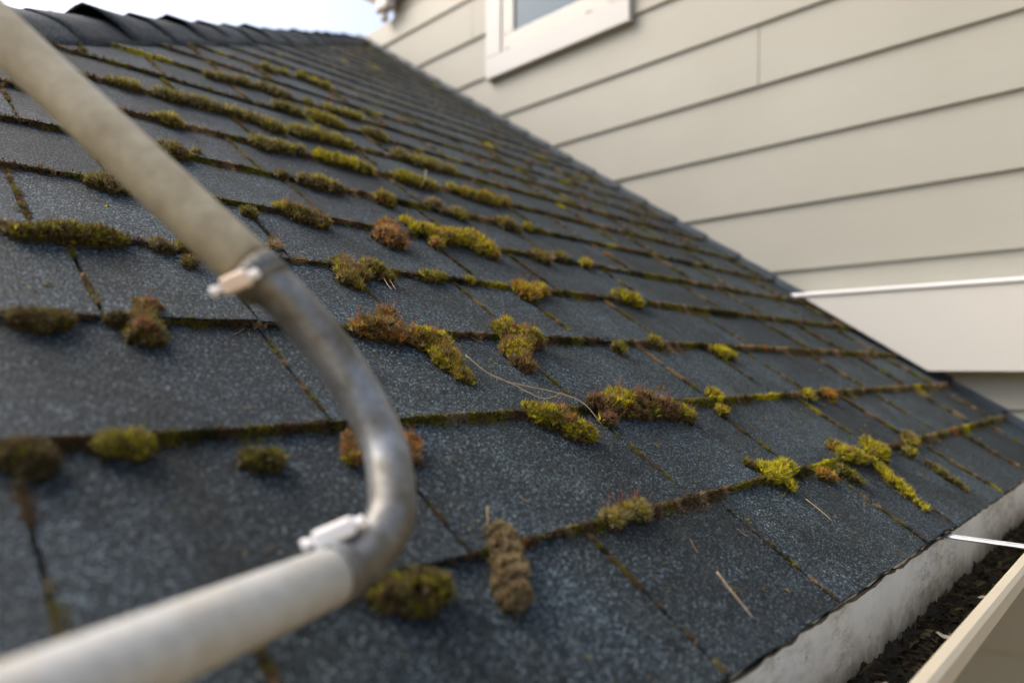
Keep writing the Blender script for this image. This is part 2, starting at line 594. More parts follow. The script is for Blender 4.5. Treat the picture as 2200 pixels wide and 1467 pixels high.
for i in range(NROW):
    ed = [max(-0.55, hip_u(i * EX) - 0.02)] + row_joints[i] + [RIGHT]
    for a, b_ in zip(ed[:-1], ed[1:]):
        if b_ - a < 0.02: continue
        seed = rnd.randrange(10000)
        gap = 0.0016
        near = a < 1.3 and i < 9
        nu, nv = (10, 5) if near else (6, 3)
        v0, v1 = i * EX, (i + 1) * EX + 0.018
        lift = rnd.uniform(-0.0005, 0.0013)
        dv = rnd.uniform(-0.0022, 0.0022)
        c0, c1 = rnd.uniform(-0.001, 0.0022), rnd.uniform(-0.001, 0.0022)
        U_, V_ = np.meshgrid(np.linspace(a + gap, b_ - gap, nu + 1), np.linspace(0, 1, nv + 1))
        tv = V_.copy()
        vv = v0 + tv * (v1 - v0)
        s_ = (U_ - a) / (b_ - a)
        edge = (1 - tv) ** 4
        vv = vv + edge * (dv + 0.0028 * (vnoise(U_ * 45, i * 3.1 + 0 * U_, seed) - 0.5) + 0.0016 * (vnoise(U_ * 160, 0 * U_, seed + 3) - 0.5))
        hh = 0.0018 - 0.0050 * tv + 0.0012 * (fnoise(U_ * 18, vv * 18, seed + 5) - 0.5) + 0.0036 * (fnoise(U_ * 5, vv * 5, 900) - 0.5) * (1 - 0.6 * tv) + edge * (lift + c0 * (1 - s_) ** 3 + c1 * s_ ** 3)
        sidej = 0.0014 * (vnoise(vv * 70, 0 * vv, seed + 9) - 0.5)
        U_[:, 0] += sidej[:, 0]
        U_[:, -1] += sidej[:, -1]
        U_ = np.maximum(U_, hip_u(vv))
        verts = [RW(U_[p, q_], vv[p, q_], hh[p, q_]) for p in range(nv + 1) for q_ in range(nu + 1)]
        faces = []
        for p in range(nv):
            for q_ in range(nu):
                c = p * (nu + 1) + q_
                faces.append((c, c + 1, c + nu + 2, c + nu + 1))
        # skirt: front butt edge and both sides
        rim = [p * (nu + 1) for p in range(nv, -1, -1)] + list(range(1, nu + 1)) + [p * (nu + 1) + nu for p in range(1, nv + 1)]
        base = len(verts)
        for r_ in rim:
            p, q_ = divmod(r_, nu + 1)
            verts.append(RW(U_[p, q_], vv[p, q_] + 0.0008, hh[p, q_] - 0.0044))
        for j in range(len(rim) - 1):
            faces.append((rim[j], base + j, base + j + 1, rim[j + 1]))
        mesh_obj('shingle', verts, faces, SHINGLE, roof)

# roof deck under the shingles, far hip face, fascia, soffit and the wing below
vd = [RW(-0.60, 0.022, -0.009), RW(RIGHT, 0.022, -0.009), RW(RIGHT, 3.63, -0.012), RW(hip_u(3.62), 3.62, -0.012), RW(-0.60, (0.906 - 0.60) / CT, -0.012)]
vd2 = [(x, y, z - 0.012) for x, y, z in vd]
mesh_obj('roof_deck', vd + vd2, [(0, 1, 2, 3, 4), (9, 8, 7, 6, 5)] + [(i, i + 5, (i + 1) % 5 + 5, (i + 1) % 5) for i in range(5)], DECK, roof)
hy = 3.026
vf = [(-0.906, 0, Z0 - 0.012), (RIGHT, hy, Z0 + TAN * hy - 0.012), (RIGHT, 5.0, Z0 + TAN * hy - 0.012), (-0.906, 5.0, Z0 - 0.012)]
mesh_obj('far_roof_face', vf + [(x, y, z - 0.03) for x, y, z in vf], [(0, 1, 2, 3), (7, 6, 5, 4), (0, 4, 5, 1), (1, 5, 6, 2), (2, 6, 7, 3), (3, 7, 4, 0)], SHINGLE, roof)
mesh_obj('eave_soffit', *box(-0.8, RIGHT - 0.02, 0.012, 0.75, Z0 - 0.145, Z0 - 0.125), BAND, roof)
mesh_obj('wing_wall', *box(-0.6, RIGHT - 0.03, 0.72, 0.80, 0.0, Z0 - 0.147), SIDING, roof)
# drip edge: ragged dirty strip just under the butt edge of the lowest course
v, f = [], []
nx = 260
for i in range(nx + 1):
    x = -0.55 + (RIGHT + 0.55) * i / nx
    jag = -0.001 + 0.0035 * float(vnoise(x * 70, 0.0, 5)) + 0.004 * max(0.0, float(vnoise(x * 22, 0.0, 6)) - 0.55)
    yf = 0.0035 - 0.003 * float(vnoise(x * 90, 2.0, 8))
    v += [(x, yf, Z0 - 0.0035), (x, yf + 0.001, Z0 - 0.006 - jag), (x, 0.0075, Z0 - 0.006 - jag)]
for i in range(nx):
    f += [(i * 3, i * 3 + 1, i * 3 + 4, i * 3 + 3), (i * 3 + 1, i * 3 + 2, i * 3 + 5, i * 3 + 4)]
mesh_obj('drip_edge', v, f, DRIP, roof)

# step flashing pieces where the roof meets the wall
for i in range(NROW):
    va, vb = i * EX + 0.002, (i + 1) * EX + 0.01
    if va * CT > 2.98: break
    vv = []
    for vq, hh in ((va, 0.009), (vb, 0.004)):
        vv += [RW(RIGHT - 0.022, vq, hh - 0.004), RW(RIGHT - 0.001, vq, hh), RW(RIGHT - 0.001, vq, hh + 0.011 + 0.002 * (vq == va)), RW(RIGHT + 0.002, vq, hh + 0.011), RW(RIGHT + 0.002, vq, hh - 0.006), RW(RIGHT - 0.022, vq, hh - 0.006)]
    ff = [(j, (j + 1) % 6, (j + 1) % 6 + 6, j + 6) for j in range(6)] + [(5, 4, 3, 2, 1, 0), (6, 7, 8, 9, 10, 11)]
    mesh_obj('step_flashing', vv, ff, DARKMETAL, roof)

# hip caps: bent shingles lapped up the hip
A3 = Vector((1, 1, TAN)).normalized()                      # up the hip
nA = Vector((0, -ST, CT))                                   # normal of the near face
nB = Vector((-ST, 0, CT))                                   # normal of the far face
dA = A3.cross(nA).normalized()
dA = dA if dA.y < 0 else -dA                                # down the near face
dB = A3.cross(nB).normalized()
dB = dB if dB.x < 0 else -dB
nH = (nA + nB).normalized()
u = -0.88
cap_i = 0
while u < RIGHT - 0.06:
    o = Vector((u, u + 0.906, Z0 + TAN * (u + 0.906)))
    L, wdt = 0.235, rnd.uniform(0.095, 0.112)
    crown = max(0.004, 0.016 - 0.006 * u)
    rise = rnd.uniform(0.007, 0.018)
    crown += rnd.uniform(-0.002, 0.003)
    if cap_i in (11, 13): rise += 0.008
    verts, faces = [], []
    ns, nl = 12, 6
    for a in range(nl + 1):
        t = a / nl
        ctr = o + A3 * (t * L) + nH * ((1 - t) ** 1.3 * rise + 0.012 + crown)
        for b2 in range(ns + 1):
            s_ = (b2 / ns - 0.5) * 2
            d = (dA if s_ < 0 else dB) * abs(s_) * wdt
            nn = (nA if s_ < 0 else nB)
            rnd_s = math.exp(-(s_ * 3.2) ** 2)
            p = ctr + d - nH * 0.014 * rnd_s - nn * (abs(s_) ** 1.5 * ((1 - t) ** 1.3 * rise * 0.8 + 0.009 + crown * 0.92))
            p += A3 * (0.004 * math.sin(b2 * 1.9 + cap_i) * (1 - t))
            verts.append(p)
    k = ns + 1
    for a in range(nl):
        for b2 in range(ns):
            c = a * k + b2
            faces.append((c, c + 1, c + k + 1, c + k))
    base = len(verts)
    for b2 in range(ns + 1):
        verts.append(verts[b2] - nH * 0.0045 + A3 * 0.001)
    for b2 in range(ns):
        faces.append((b2, base + b2, base + b2 + 1, b2 + 1))
    for a in range(nl + 1):
        for c in (a * k, a * k + ns):
            verts.append(verts[c] - nH * 0.007)
    b3 = base + ns + 1
    for a in range(nl):
        faces.append((a * k, (a + 1) * k, b3 + 2 * (a + 1), b3 + 2 * a))
        faces.append((a * k + ns, (a + 1) * k + ns, b3 + 2 * (a + 1) + 1, b3 + 2 * a + 1))
    mesh_obj('hip_cap', verts, faces, SHINGLE, roof, True)
    u += 0.113
    cap_i += 1

# ------------------------------------------------------------------ the gutter
gut = tag(empty('roof_gutter', (0, 0, Z0 - 0.105)), 'cream metal gutter with stained white back filled with dark litter', 'gutter')
# back panel, slightly wavy
v, f = [], []
nx, nz = 90, 4
for i in range(nx + 1):
    x = -0.6 + (RIGHT + 0.6) * i / nx
    for j in range(nz + 1):
        z = Z0 - 0.008 - 0.100 * j / nz
        y = 0.0095 + 0.0015 * (float(fnoise(x * 6, z * 20, 31)) - 0.5)
        v.append((x, y, z))
for i in range(nx):
    for j in range(nz):
        a = i * (nz + 1) + j
        f.append((a, a + 1, a + nz + 2, a + nz + 1))
tag(mesh_obj('back_panel', v, f, BACK, gut, True), 'white gutter back streaked with grey grime')
pr = [(0.008, Z0 - 0.1085), (-0.028, Z0 - 0.108), (-0.048, Z0 - 0.075), (-0.066, Z0 - 0.055), (-0.0765, Z0 - 0.030), (-0.0765, Z0 - 0.0165),
      (-0.0785, Z0 - 0.0165), (-0.0785, Z0 - 0.0315), (-0.069, Z0 - 0.056), (-0.051, Z0 - 0.0775), (-0.031, Z0 - 0.1105), (0.008, Z0 - 0.111)]
mesh_obj('trough', *extrude_profile(pr, -0.6, RIGHT - 0.03, 1), CREAM, gut)
lip = [(-0.0745, Z0 - 0.013), (-0.0775, Z0 - 0.0105), (-0.084, Z0 - 0.011), (-0.0875, Z0 - 0.014), (-0.0882, Z0 - 0.026), (-0.085, Z0 - 0.029), (-0.080, Z0 - 0.029), (-0.0800, Z0 - 0.016), (-0.0745, Z0 - 0.0155)]
mesh_obj('front_lip', *extrude_profile(lip, -0.6, RIGHT - 0.03, 1), CREAM, gut)
# ribbed hanger bar across the trough
for x in (0.99, 0.02):
    v, f = [], []
    prof = [(-0.007, 0), (-0.0055, 0.0025), (-0.0025, 0.0028), (0, 0.0008), (0.0025, 0.0028), (0.0055, 0.0025), (0.007, 0), (0.0055, -0.0015), (-0.0055, -0.0015)]
    k = len(prof)
    for y, z in ((0.008, Z0 - 0.0075), (-0.079, Z0 - 0.0065)):
        v += [(x + a * 0.85, y, z + b_ * 1.0 - (0.0022 if a == 0 else 0)) for a, b_ in prof]
    f = [(j, (j + 1) % k, (j + 1) % k + k, j + k) for j in range(k)] + [tuple(range(k)), tuple(range(2 * k - 1, k - 1, -1))]
    mesh_obj('hanger_bar', v, f, STEEL, gut)

# leaf litter packed in the trough
v, f = [], []
nx, ny = 700, 26
X_, Y_ = np.meshgrid(np.linspace(-0.3, RIGHT - 0.035, nx + 1), np.linspace(-0.066, 0.0092, ny + 1), indexing='ij')
Zs = Z0 - 0.086 + 0.016 * (fnoise(X_ * 24, Y_ * 24, 40) - 0.5) + 0.014 * (fnoise(X_ * 90, Y_ * 90, 44) - 0.5) + 0.008 * (fnoise(X_ * 260, Y_ * 260, 48) - 0.5) + 0.010 * np.clip((Y_ + 0.002) / 0.011, 0, 1) * fnoise(X_ * 60, 0 * Y_, 50)
Zs = np.maximum(Zs, Z0 + np.interp(Y_, [-0.0765, -0.066, -0.048, -0.028, 0.0], [-0.030, -0.055, -0.075, -0.108, -0.108]) + 0.002)
vv = np.stack([X_, Y_, Zs], -1).reshape(-1, 3)
ii = np.arange(nx)[:, None] * (ny + 1) + np.arange(ny)[None, :]
ff = np.stack([ii, ii + 1, ii + ny + 2, ii + ny + 1], -1).reshape(-1, 4)


# ------------------------------------------------------------------ fast mesh with colours
def fast_mesh(name, verts, tris, cols, mat, parent=None, loc=(0, 0, 0)):
    me = bpy.data.meshes.new(name)
    verts = np.asarray(verts, np.float32)
    tris = np.asarray(tris, np.int32)
    nvt, nt_, k = len(verts), len(tris), tris.shape[1]
    me.vertices.add(nvt)
    me.vertices.foreach_set('co', verts.ravel())
    me.loops.add(nt_ * k)
    me.loops.foreach_set('vertex_index', tris.ravel())
    me.polygons.add(nt_)
    me.polygons.foreach_set('loop_start', np.arange(0, nt_ * k, k, dtype=np.int32))
    if cols is not None:
        at = me.color_attributes.new('Col', 'FLOAT_COLOR', 'POINT')
        c4 = np.ones((nvt, 4), np.float32)
        c4[:, :3] = cols
        at.data.foreach_set('color', c4.ravel())
    me.materials.append(mat)
    me.update(calc_edges=True)
    o = bpy.data.objects.new(name, me)
    o.location = loc
    if parent is not None: o.parent = parent
    return link(o)


lit = fast_mesh('gutter_litter', vv - np.array([0, 0, Z0 - 0.1]), ff, None, SOIL, None, (0, 0, Z0 - 0.1))
tag(lit, 'dark wet leaf litter packed along the gutter trough', 'leaf litter', None, 'stuff')


def fibres(n, seed):
    """bent needles and leaf scraps lying on the litter"""
    r = np.random.default_rng(seed)
    x = r.uniform(0.25, RIGHT - 0.05, n); y = r.uniform(-0.060, 0.006, n)
    xi = np.clip(((x + 0.3) / (RIGHT - 0.035 + 0.3) * nx).astype(int), 0, nx)
    yi = np.clip(((y + 0.066) / 0.0752 * ny).astype(int), 0, ny)
    z = Zs[xi, yi] + 0.001
    ang = r.uniform(0, 2 * np.pi, n); Ln = r.uniform(0.008, 0.032, n); wd = np.where(r.uniform(0, 1, n) < 0.3, r.uniform(0.002, 0.0045, n), r.uniform(0.0004, 0.0011, n))
    tilt = r.uniform(-0.1, 0.35, n)
    d = np.stack([np.cos(ang), np.sin(ang) * 0.6, tilt], -1)
    s = np.stack([-np.sin(ang), np.cos(ang), 0 * ang], -1)
    p = np.stack([x, y, z], -1)
    P = np.empty((n, 4, 3))
    P[:, 0] = p - s * wd[:, None]; P[:, 1] = p + s * wd[:, None]
    P[:, 2] = p + d * Ln[:, None] * 0.6 + s * wd[:, None]
    P[:, 3] = p + d * Ln[:, None] + np.stack([0 * x, 0 * x, -0.004 + 0 * x], -1)
    c = np.array([[0.05, 0.034, 0.017], [0.09, 0.06, 0.028], [0.025, 0.02, 0.01], [0.15, 0.105, 0.05], [0.045, 0.05, 0.015]])[r.integers(0, 5, n)]
    c = np.repeat(c * r.uniform(0.6, 1.2, (n, 1)), 4, 0)
    q_ = np.arange(n)[:, None] * 4 + np.array([[0, 1, 2, 3]])
    P[..., 1] = np.clip(P[..., 1], -0.062, 0.0085)
    P[..., 2] = np.maximum(P[..., 2], Z0 - 0.052 + np.clip(-(P[..., 1] + 0.062) * 1.3, -0.05, 0))
    return P.reshape(-1, 3), q_, c


P, q_, c = fibres(5200, 3)
sl_ = fast_mesh('litter_scraps', P - np.array([0, 0, Z0 - 0.1]), q_, c, MOSS, lit)
sl_['kind'] = 'stuff'


# ------------------------------------------------------------------ moss
PAL = {
    'Y': (0.62, 0.55, 0.018), 'L': (0.42, 0.37, 0.026), 'G': (0.20, 0.185, 0.03), 'D': (0.055, 0.053, 0.016),
    'K': (0.30, 0.26, 0.14), 'B': (0.155, 0.105, 0.055), 'O': (0.48, 0.215, 0.05), 'R': (0.26, 0.125, 0.07), 'T': (0.40, 0.29, 0.155),
}


def leaves(p, d, Ln, wd, col, r, nleaf=4, splay=0.55):
    n = len(p)
    a = np.where(np.abs(d[:, 2:3]) < 0.9, np.array([[0, 0, 1.0]]), np.array([[1.0, 0, 0]]))
    e1 = np.cross(d, a); e1 /= np.linalg.norm(e1, axis=1, keepdims=True)
    e2 = np.cross(d, e1)
    ph0 = r.uniform(0, 6.28, n)
    V = np.empty((n, nleaf, 3, 3))
    for k in range(nleaf):
        ph = ph0 + k * 2 * np.pi / nleaf + r.uniform(-0.4, 0.4, n)
        o = e1 * np.cos(ph)[:, None] + e2 * np.sin(ph)[:, None]
        s = -e1 * np.sin(ph)[:, None] + e2 * np.cos(ph)[:, None]
        sp = splay * r.uniform(0.4, 1.3, (n, 1))
        tip = p + (d + o * sp) * (Ln * r.uniform(0.75, 1.2, n))[:, None]
        V[:, k, 0] = p + s * wd[:, None] - d * Ln[:, None] * 0.35
        V[:, k, 1] = p - s * wd[:, None] - d * Ln[:, None] * 0.35
        V[:, k, 2] = tip
    C = np.repeat(col * r.uniform(0.6, 1.3, (n, 1)), nleaf * 3, 0)
    T = np.arange(n * nleaf * 3).reshape(-1, 3)
    return V.reshape(-1, 3), T, C


E1 = np.array([1.0, 0, 0]); E2 = np.array([0, CT, ST]); E3 = np.array([0, -ST, CT])


def to_w(u, v, h):
    return u[..., None] * E1 + v[..., None] * E2 + h[..., None] * E3


def pal_mix(pal, t):
    cs = np.array([PAL[c] for c in pal])
    if len(cs) == 1: return np.repeat(cs, len(t), 0)
    x = np.clip(t, 0, 0.9999) * (len(cs) - 1)
    i = x.astype(int)
    f_ = (x - i)
    f_ = np.clip((f_ - 0.25) / 0.5, 0, 1)[:, None]
    return cs[i] * (1 - f_) + cs[i + 1] * f_


n_moss = 0


def moss(label, lobes, pal, spor=0, group=None, hf=0.84, rings=0, size=1.0, ln=1.0):
    """one moss cushion: a lumpy mound made of many small leafy shoots"""
    global n_moss
    seed = 100 + n_moss * 17
    n_moss += 1
    r = np.random.default_rng(seed)
    lob = np.array(lobes)
    ext = []
    for a_, b_ in zip(lob[:-1], lob[1:]):
        dd = math.hypot(a_[0] - b_[0], a_[1] - b_[1])
        if 0.5 * (a_[2] + b_[2]) < dd < 1.9 * (a_[2] + b_[2]):
            ext.append((a_ + b_) * 0.5 * np.array([1, 1, 0.86]) + np.array([0, 0, 0]))
    if ext: lob = np.concatenate([lob, np.array(ext)])
    lob[:, 2] *= 0.92 if lob[0, 1] < 0.9 else 0.80
    c0 = np.array([np.average(lob[:, 0], weights=lob[:, 2]), np.average(lob[:, 1], weights=lob[:, 2])])
    rm = lob[:, 2].max()
    lo = (lob[:, :2] - lob[:, 2:3] * 1.35).min(0); hi = (lob[:, :2] + lob[:, 2:3] * 1.35).max(0)
    dist = math.sqrt(c0[0] ** 2 + (c0[1] + 0.05) ** 2 + 0.08)
    step = max(0.0011, min(0.0022, 0.0013 * dist / 0.7))
    nu, nv = int((hi[0] - lo[0]) / step) + 2, int((hi[1] - lo[1]) / step) + 2
    Ug, Vg = np.meshgrid(lo[0] + np.arange(nu) * step, lo[1] + np.arange(nv) * step, indexing='ij')
    fr = 0.8 / rm

    def height(Uq, Vq):
        du = (fnoise(Uq * fr * 1.6, Vq * fr * 1.6, seed) - 0.5) * 0.7 + (vnoise(Uq * fr * 5, Vq * fr * 5, seed + 5) - 0.5) * 0.75
        dv = (fnoise(Uq * fr * 1.6 + 31, Vq * fr * 1.6, seed + 1) - 0.5) * 0.7 + (vnoise(Uq * fr * 5 + 9, Vq * fr * 5, seed + 6) - 0.5) * 0.75
        H = np.zeros_like(Uq)
        for lu, lv, lr in lob:
            rho2 = ((Uq - lu + du * lr) ** 2 + (Vq - lv + dv * lr) ** 2) / lr ** 2
            H += (hf * lr * np.clip(1 - rho2, 0, None) ** 0.62) ** 3
        H = H ** (1 / 3)
        H *= 0.5 + 0.75 * fnoise(Uq * fr * 3.2, Vq * fr * 3.2, seed + 9) + 0.22 * (vnoise(Uq * fr * 9, Vq * fr * 9, seed + 13) - 0.5)
        if rings:
            H *= 0.80 + 0.20 * np.sin((Vq - lo[1]) * rings * 6.283 / (hi[1] - lo[1]) + 2.5 * (vnoise(Uq * 120, Vq * 120, seed) - 0.5))
        return H

    H = height(Ug, Vg)
    loc = np.array(RW(c0[0], c0[1], 0.0))
    O3 = np.array([0, 0, Z0]) - loc
    Pg = to_w(Ug, Vg, np.where(H > 0, 0.0015 + 0.8 * H, -0.003)) + O3
    idx = np.arange(nu * nv).reshape(nu, nv)
    cell = (H[:-1, :-1] > 0) | (H[1:, :-1] > 0) | (H[:-1, 1:] > 0) | (H[1:, 1:] > 0)
    q4 = np.stack([idx[:-1, :-1], idx[1:, :-1], idx[1:, 1:], idx[:-1, 1:]], -1)[cell]
    used = np.unique(q4)
    remap = np.full(nu * nv, -1); remap[used] = np.arange(len(used))
    q4 = remap[q4]
    bv = Pg.reshape(-1, 3)[used]
    tri = np.concatenate([q4[:, [0, 1, 2]], q4[:, [0, 2, 3]]])
    bcol = np.repeat(np.array([[0.055, 0.043, 0.018]]), len(bv), 0)
    # shoots
    gu, gv_ = np.gradient(H, step)
    wgt = np.where(H > 0, np.sqrt(1 + np.clip(gu, -4, 4) ** 2 + np.clip(gv_, -4, 4) ** 2), 0).ravel()
    area = wgt.sum() * step * step
    sp = 0.00145 * max(0.8, dist / 0.7) ** 0.9 * size
    n = int(min(9000, area / sp ** 2 * 1.15)) + 8
    pick = r.choice(len(wgt), n, p=wgt / wgt.sum())
    uu = Ug.ravel()[pick] + r.uniform(-0.5, 0.5, n) * step
    vv_ = Vg.ravel()[pick] + r.uniform(-0.5, 0.5, n) * step
    hh = height(uu, vv_)
    g1, g2 = np.clip(gu.ravel()[pick], -2.2, 2.2), np.clip(gv_.ravel()[pick], -2.2, 2.2)
    d = -g1[:, None] * E1 - g2[:, None] * E2 + E3 + r.normal(0, 0.33, (n, 3)) + np.array([0, 0, 0.35])
    d /= np.linalg.norm(d, axis=1, keepdims=True)
    p = to_w(uu, vv_, 0.0015 + hh * 0.92) + O3 + d * (r.uniform(-0.0012, 0.0016, n) * max(1, sp / 0.0015))[:, None]
    t = fnoise(uu * fr * 1.1 + 7, vv_ * fr * 1.1, seed + 20) * 1.5 - 0.25 + 0.2 * (fnoise(uu * fr * 5, vv_ * fr * 5, seed + 24) - 0.5) * 2 + r.normal(0, 0.09, n)
    col = pal_mix(pal, t)
    dry = r.uniform(0, 1, n) < 0.17
    col[dry] = np.array([PAL['B'], PAL['T'], PAL['K'], PAL['D']])[r.integers(0, 4, n)][dry]
    alt = r.uniform(0, 1, n) < 0.22
    col[alt] = np.array([PAL[c_] for c_ in pal])[r.integers(0, len(pal), n)][alt]
    Ln = 0.0046 * ln * r.uniform(0.55, 1.45, n) * min(1.6, max(0.8, sp / 0.0016))
    wd = 0.00062 * r.uniform(0.7, 1.3, n) * max(0.9, sp / 0.0015)
    lv_, lt, lc = leaves(p, d, Ln, wd, col, r)
    nc = int(n * 0.22)
    li = r.integers(0, len(lob), nc)
    an = r.uniform(0, 6.283, nc); ra = lob[li, 2] * r.uniform(0.8, 1.5, nc)
    cu_, cv_ = lob[li, 0] + np.cos(an) * ra * 1.15, lob[li, 1] + np.sin(an) * ra * 0.9
    kk = vnoise(cu_ * 150, cv_ * 150, seed + 70) > 0.52
    cu_, cv_ = cu_[kk], cv_[kk]
    if len(cu_):
        ph_ = (cv_ / EX) % 1.0
        cp = to_w(cu_, cv_, 0.0018 - 0.0055 * ph_) + O3
        cdv = E3 + r.normal(0, 0.5, (len(cu_), 3)); cdv /= np.linalg.norm(cdv, axis=1, keepdims=True)
        cc = np.array([PAL['B'], PAL['D'], PAL['G'], PAL['K']])[r.integers(0, 4, len(cu_))] * 0.8
        a1, a2, a3 = leaves(cp, cdv, np.full(len(cu_), 0.0028 * max(0.8, sp / 0.0016)), np.full(len(cu_), 0.0006 * max(0.9, sp / 0.0015)), cc, r)
        lt = np.concatenate([lt, a2 + len(lv_)]); lv_ = np.concatenate([lv_, a1]); lc = np.concatenate([lc, a3])
    allv = np.concatenate([bv, lv_]); allt = np.concatenate([tri, lt + len(bv)]); allc = np.concatenate([bcol, lc])
    o = fast_mesh('moss_clump', allv, allt, allc, MOSS, None, tuple(loc))
    tag(o, label, 'moss clump', group)
    if spor:
        spor = int(spor * 1.9)
        pk = r.choice(len(wgt), spor, p=wgt / wgt.sum())
        uu = Ug.ravel()[pk]; vv_ = Vg.ravel()[pk]; hh = H.ravel()[pk]
        p = to_w(uu, vv_, 0.002 + hh * 0.9) + O3
        d = np.array([[0, 0, 1.0]]) + E3 * 0.3 + r.normal(0, 0.28, (spor, 3))
        d /= np.linalg.norm(d, axis=1, keepdims=True)
        Ls = r.uniform(0.007, 0.017, spor)
        sv, stt, scl = [], [], []
        for k in range(spor):
            tipv = p[k] + d[k] * Ls[k]
            bend = np.array([r.normal(0, 0.002), r.normal(0, 0.002), -0.0004])
            mid = p[k] + d[k] * Ls[k] * 0.6 + bend * 0.5
            top = tipv + bend
            e = np.cross(d[k], np.array([0.3, 0.8, 0.1])); e /= np.linalg.norm(e)
            e2_ = np.cross(d[k], e)
            wv_ = 0.00024
            b0 = len(sv)
            for q0 in (p[k], mid, top):
                for a_ in (0, 2.094, 4.189):
                    sv.append(q0 + (e * math.cos(a_) + e2_ * math.sin(a_)) * wv_)
            for s0_ in (0, 3):
                for j in range(3):
                    j2 = (j + 1) % 3
                    stt += [(b0 + s0_ + j, b0 + s0_ + j2, b0 + s0_ + 3 + j2), (b0 + s0_ + j, b0 + s0_ + 3 + j2, b0 + s0_ + 3 + j)]
            cc = np.array([0.36, 0.14, 0.07]) * r.uniform(0.7, 1.3)
            scl += [cc] * 9
            b0 = len(sv)
            cd_ = d[k] * 0.6 + r.normal(0, 0.4, 3); cd_ /= np.linalg.norm(cd_)
            sv += [top, top + cd_ * 0.0011 + e * 0.0005, top + cd_ * 0.0011 + e2_ * 0.0005, top + cd_ * 0.0011 - e * 0.0005 - e2_ * 0.0003, top + cd_ * 0.0026]
            stt += [(b0, b0 + 1, b0 + 2), (b0, b0 + 2, b0 + 3), (b0, b0 + 3, b0 + 1), (b0 + 4, b0 + 2, b0 + 1), (b0 + 4, b0 + 3, b0 + 2), (b0 + 4, b0 + 1, b0 + 3)]
            scl += [np.array([0.20, 0.10, 0.04])] * 5
        so = fast_mesh('spore_stalks', np.array(sv), np.array(stt), np.array(scl), MOSS, o)
        so['kind'] = 'stuff'
    return o


moss('thick ridged roll of dry brown moss lying down the slope, nearest the camera', [(0.3336, 0.1482, 0.0101), (0.3245, 0.1324, 0.0121), (0.3164, 0.1179, 0.0132), (0.3066, 0.1037, 0.0119)], 'TKTBKT', 0, 'moss clumps on the roof', rings=7, hf=1.1, ln=0.62, size=0.8)
moss('yellow green moss pair with stalks on the first seam above the gutter', [(0.448, 0.1386, 0.0095), (0.4691, 0.1411, 0.0075), (0.4863, 0.1396, 0.0108)], 'LKGKLB', 14, 'moss clumps on the roof')
moss('bright yellow green cushion on the first seam, left of the forked moss', [(0.7464, 0.1435, 0.0158), (0.7965, 0.1471, 0.0107), (0.7554, 0.1217, 0.0076)], 'YLYLG', 0, 'moss clumps on the roof')
moss('forked bright moss with a long tail running down towards the hanger bar', [(0.9669, 0.1498, 0.0167), (0.999, 0.1362, 0.0151), (1.0811, 0.1381, 0.0208), (1.0243, 0.1198, 0.0095), (1.0156, 0.0995, 0.01), (1.0047, 0.0794, 0.011), (1.0013, 0.0609, 0.0084), (0.9962, 0.0446, 0.0047), (0.9943, 0.0343, 0.0029)], 'YLYLGBO', 8, 'moss clumps on the roof')
moss('olive moss at the crossing right of the forked moss', [(1.263, 0.1412, 0.0137), (1.287, 0.1445, 0.0087)], 'GBLG', 0, 'moss clumps on the roof')
moss('small round moss pad just below and right of the forked moss', [(1.1877, 0.1241, 0.0064), (1.2003, 0.117, 0.0086)], 'LGLB', 0, 'moss clumps on the roof')
moss('dark green moss mound half under the pipe elbow', [(0.2299, 0.1248, 0.0092), (0.2485, 0.1221, 0.0137), (0.2569, 0.124, 0.0107)], 'BDBGLDB', 0, 'moss clumps on the roof')
moss('small orange moss dab just left of and below the forked moss', [(0.8555, 0.1262, 0.0072), (0.8676, 0.1184, 0.0067)], 'GOLO', 0, 'moss clumps on the roof')
moss('green moss wedge at the top of a joint below the forked moss', [(0.9143, 0.1213, 0.0087), (0.9222, 0.1096, 0.0076), (0.9223, 0.0986, 0.004)], 'DGLG', 0, 'moss clumps on the roof')
moss('dark blurred moss mound at the left edge on the second seam', [(0.0788, 0.2698, 0.0087), (0.0875, 0.2639, 0.0109)], 'GDBDBD', 0, 'moss clumps on the roof')
moss('yellow green blurred moss mound on the second seam beside the leftmost mound', [(0.1251, 0.273, 0.0085), (0.1368, 0.2712, 0.0094)], 'DGLGDB', 0, 'moss clumps on the roof')
moss('lone dark green oval cushion on the open shingle left of the elbow', [(0.1997, 0.2476, 0.0081), (0.2101, 0.2461, 0.008)], 'DGDG', 0, 'moss clumps on the roof')
moss('reddish moss peeking out left of the elbow on the second seam', [(0.2743, 0.2609, 0.0056), (0.2671, 0.2409, 0.0061)], 'OBRL', 0, 'moss clumps on the roof')
moss('reddish brown moss peeking out right of the elbow on the second seam', [(0.3238, 0.2518, 0.0067), (0.3135, 0.2327, 0.0058)], 'RBOK', 4, 'moss clumps on the roof')
moss('large oval moss cushion, green above and rust below, under the long needle', [(0.4854, 0.2754, 0.0132), (0.5038, 0.2652, 0.0164), (0.5121, 0.2461, 0.0167), (0.5238, 0.2373, 0.0088)], 'LGYGBOR', 10, 'moss clumps on the roof')
moss('largest fuzzy moss mat with many reddish stalks right of the long needle', [(0.5932, 0.2811, 0.0138), (0.6292, 0.2786, 0.0203), (0.6639, 0.2741, 0.022), (0.6991, 0.2668, 0.0172), (0.7229, 0.2551, 0.0131), (0.5793, 0.2564, 0.0095)], 'LYGBRBB', 46, 'moss clumps on the roof')
moss('small yellow moss tuft right of the largest fuzzy mat', [(0.8449, 0.286, 0.0105)], 'YLGO', 0, 'moss clumps on the roof')
moss('low moss dab under the small tuft right of the largest mat', [(0.8191, 0.256, 0.0077)], 'OLG', 0, 'moss clumps on the roof')
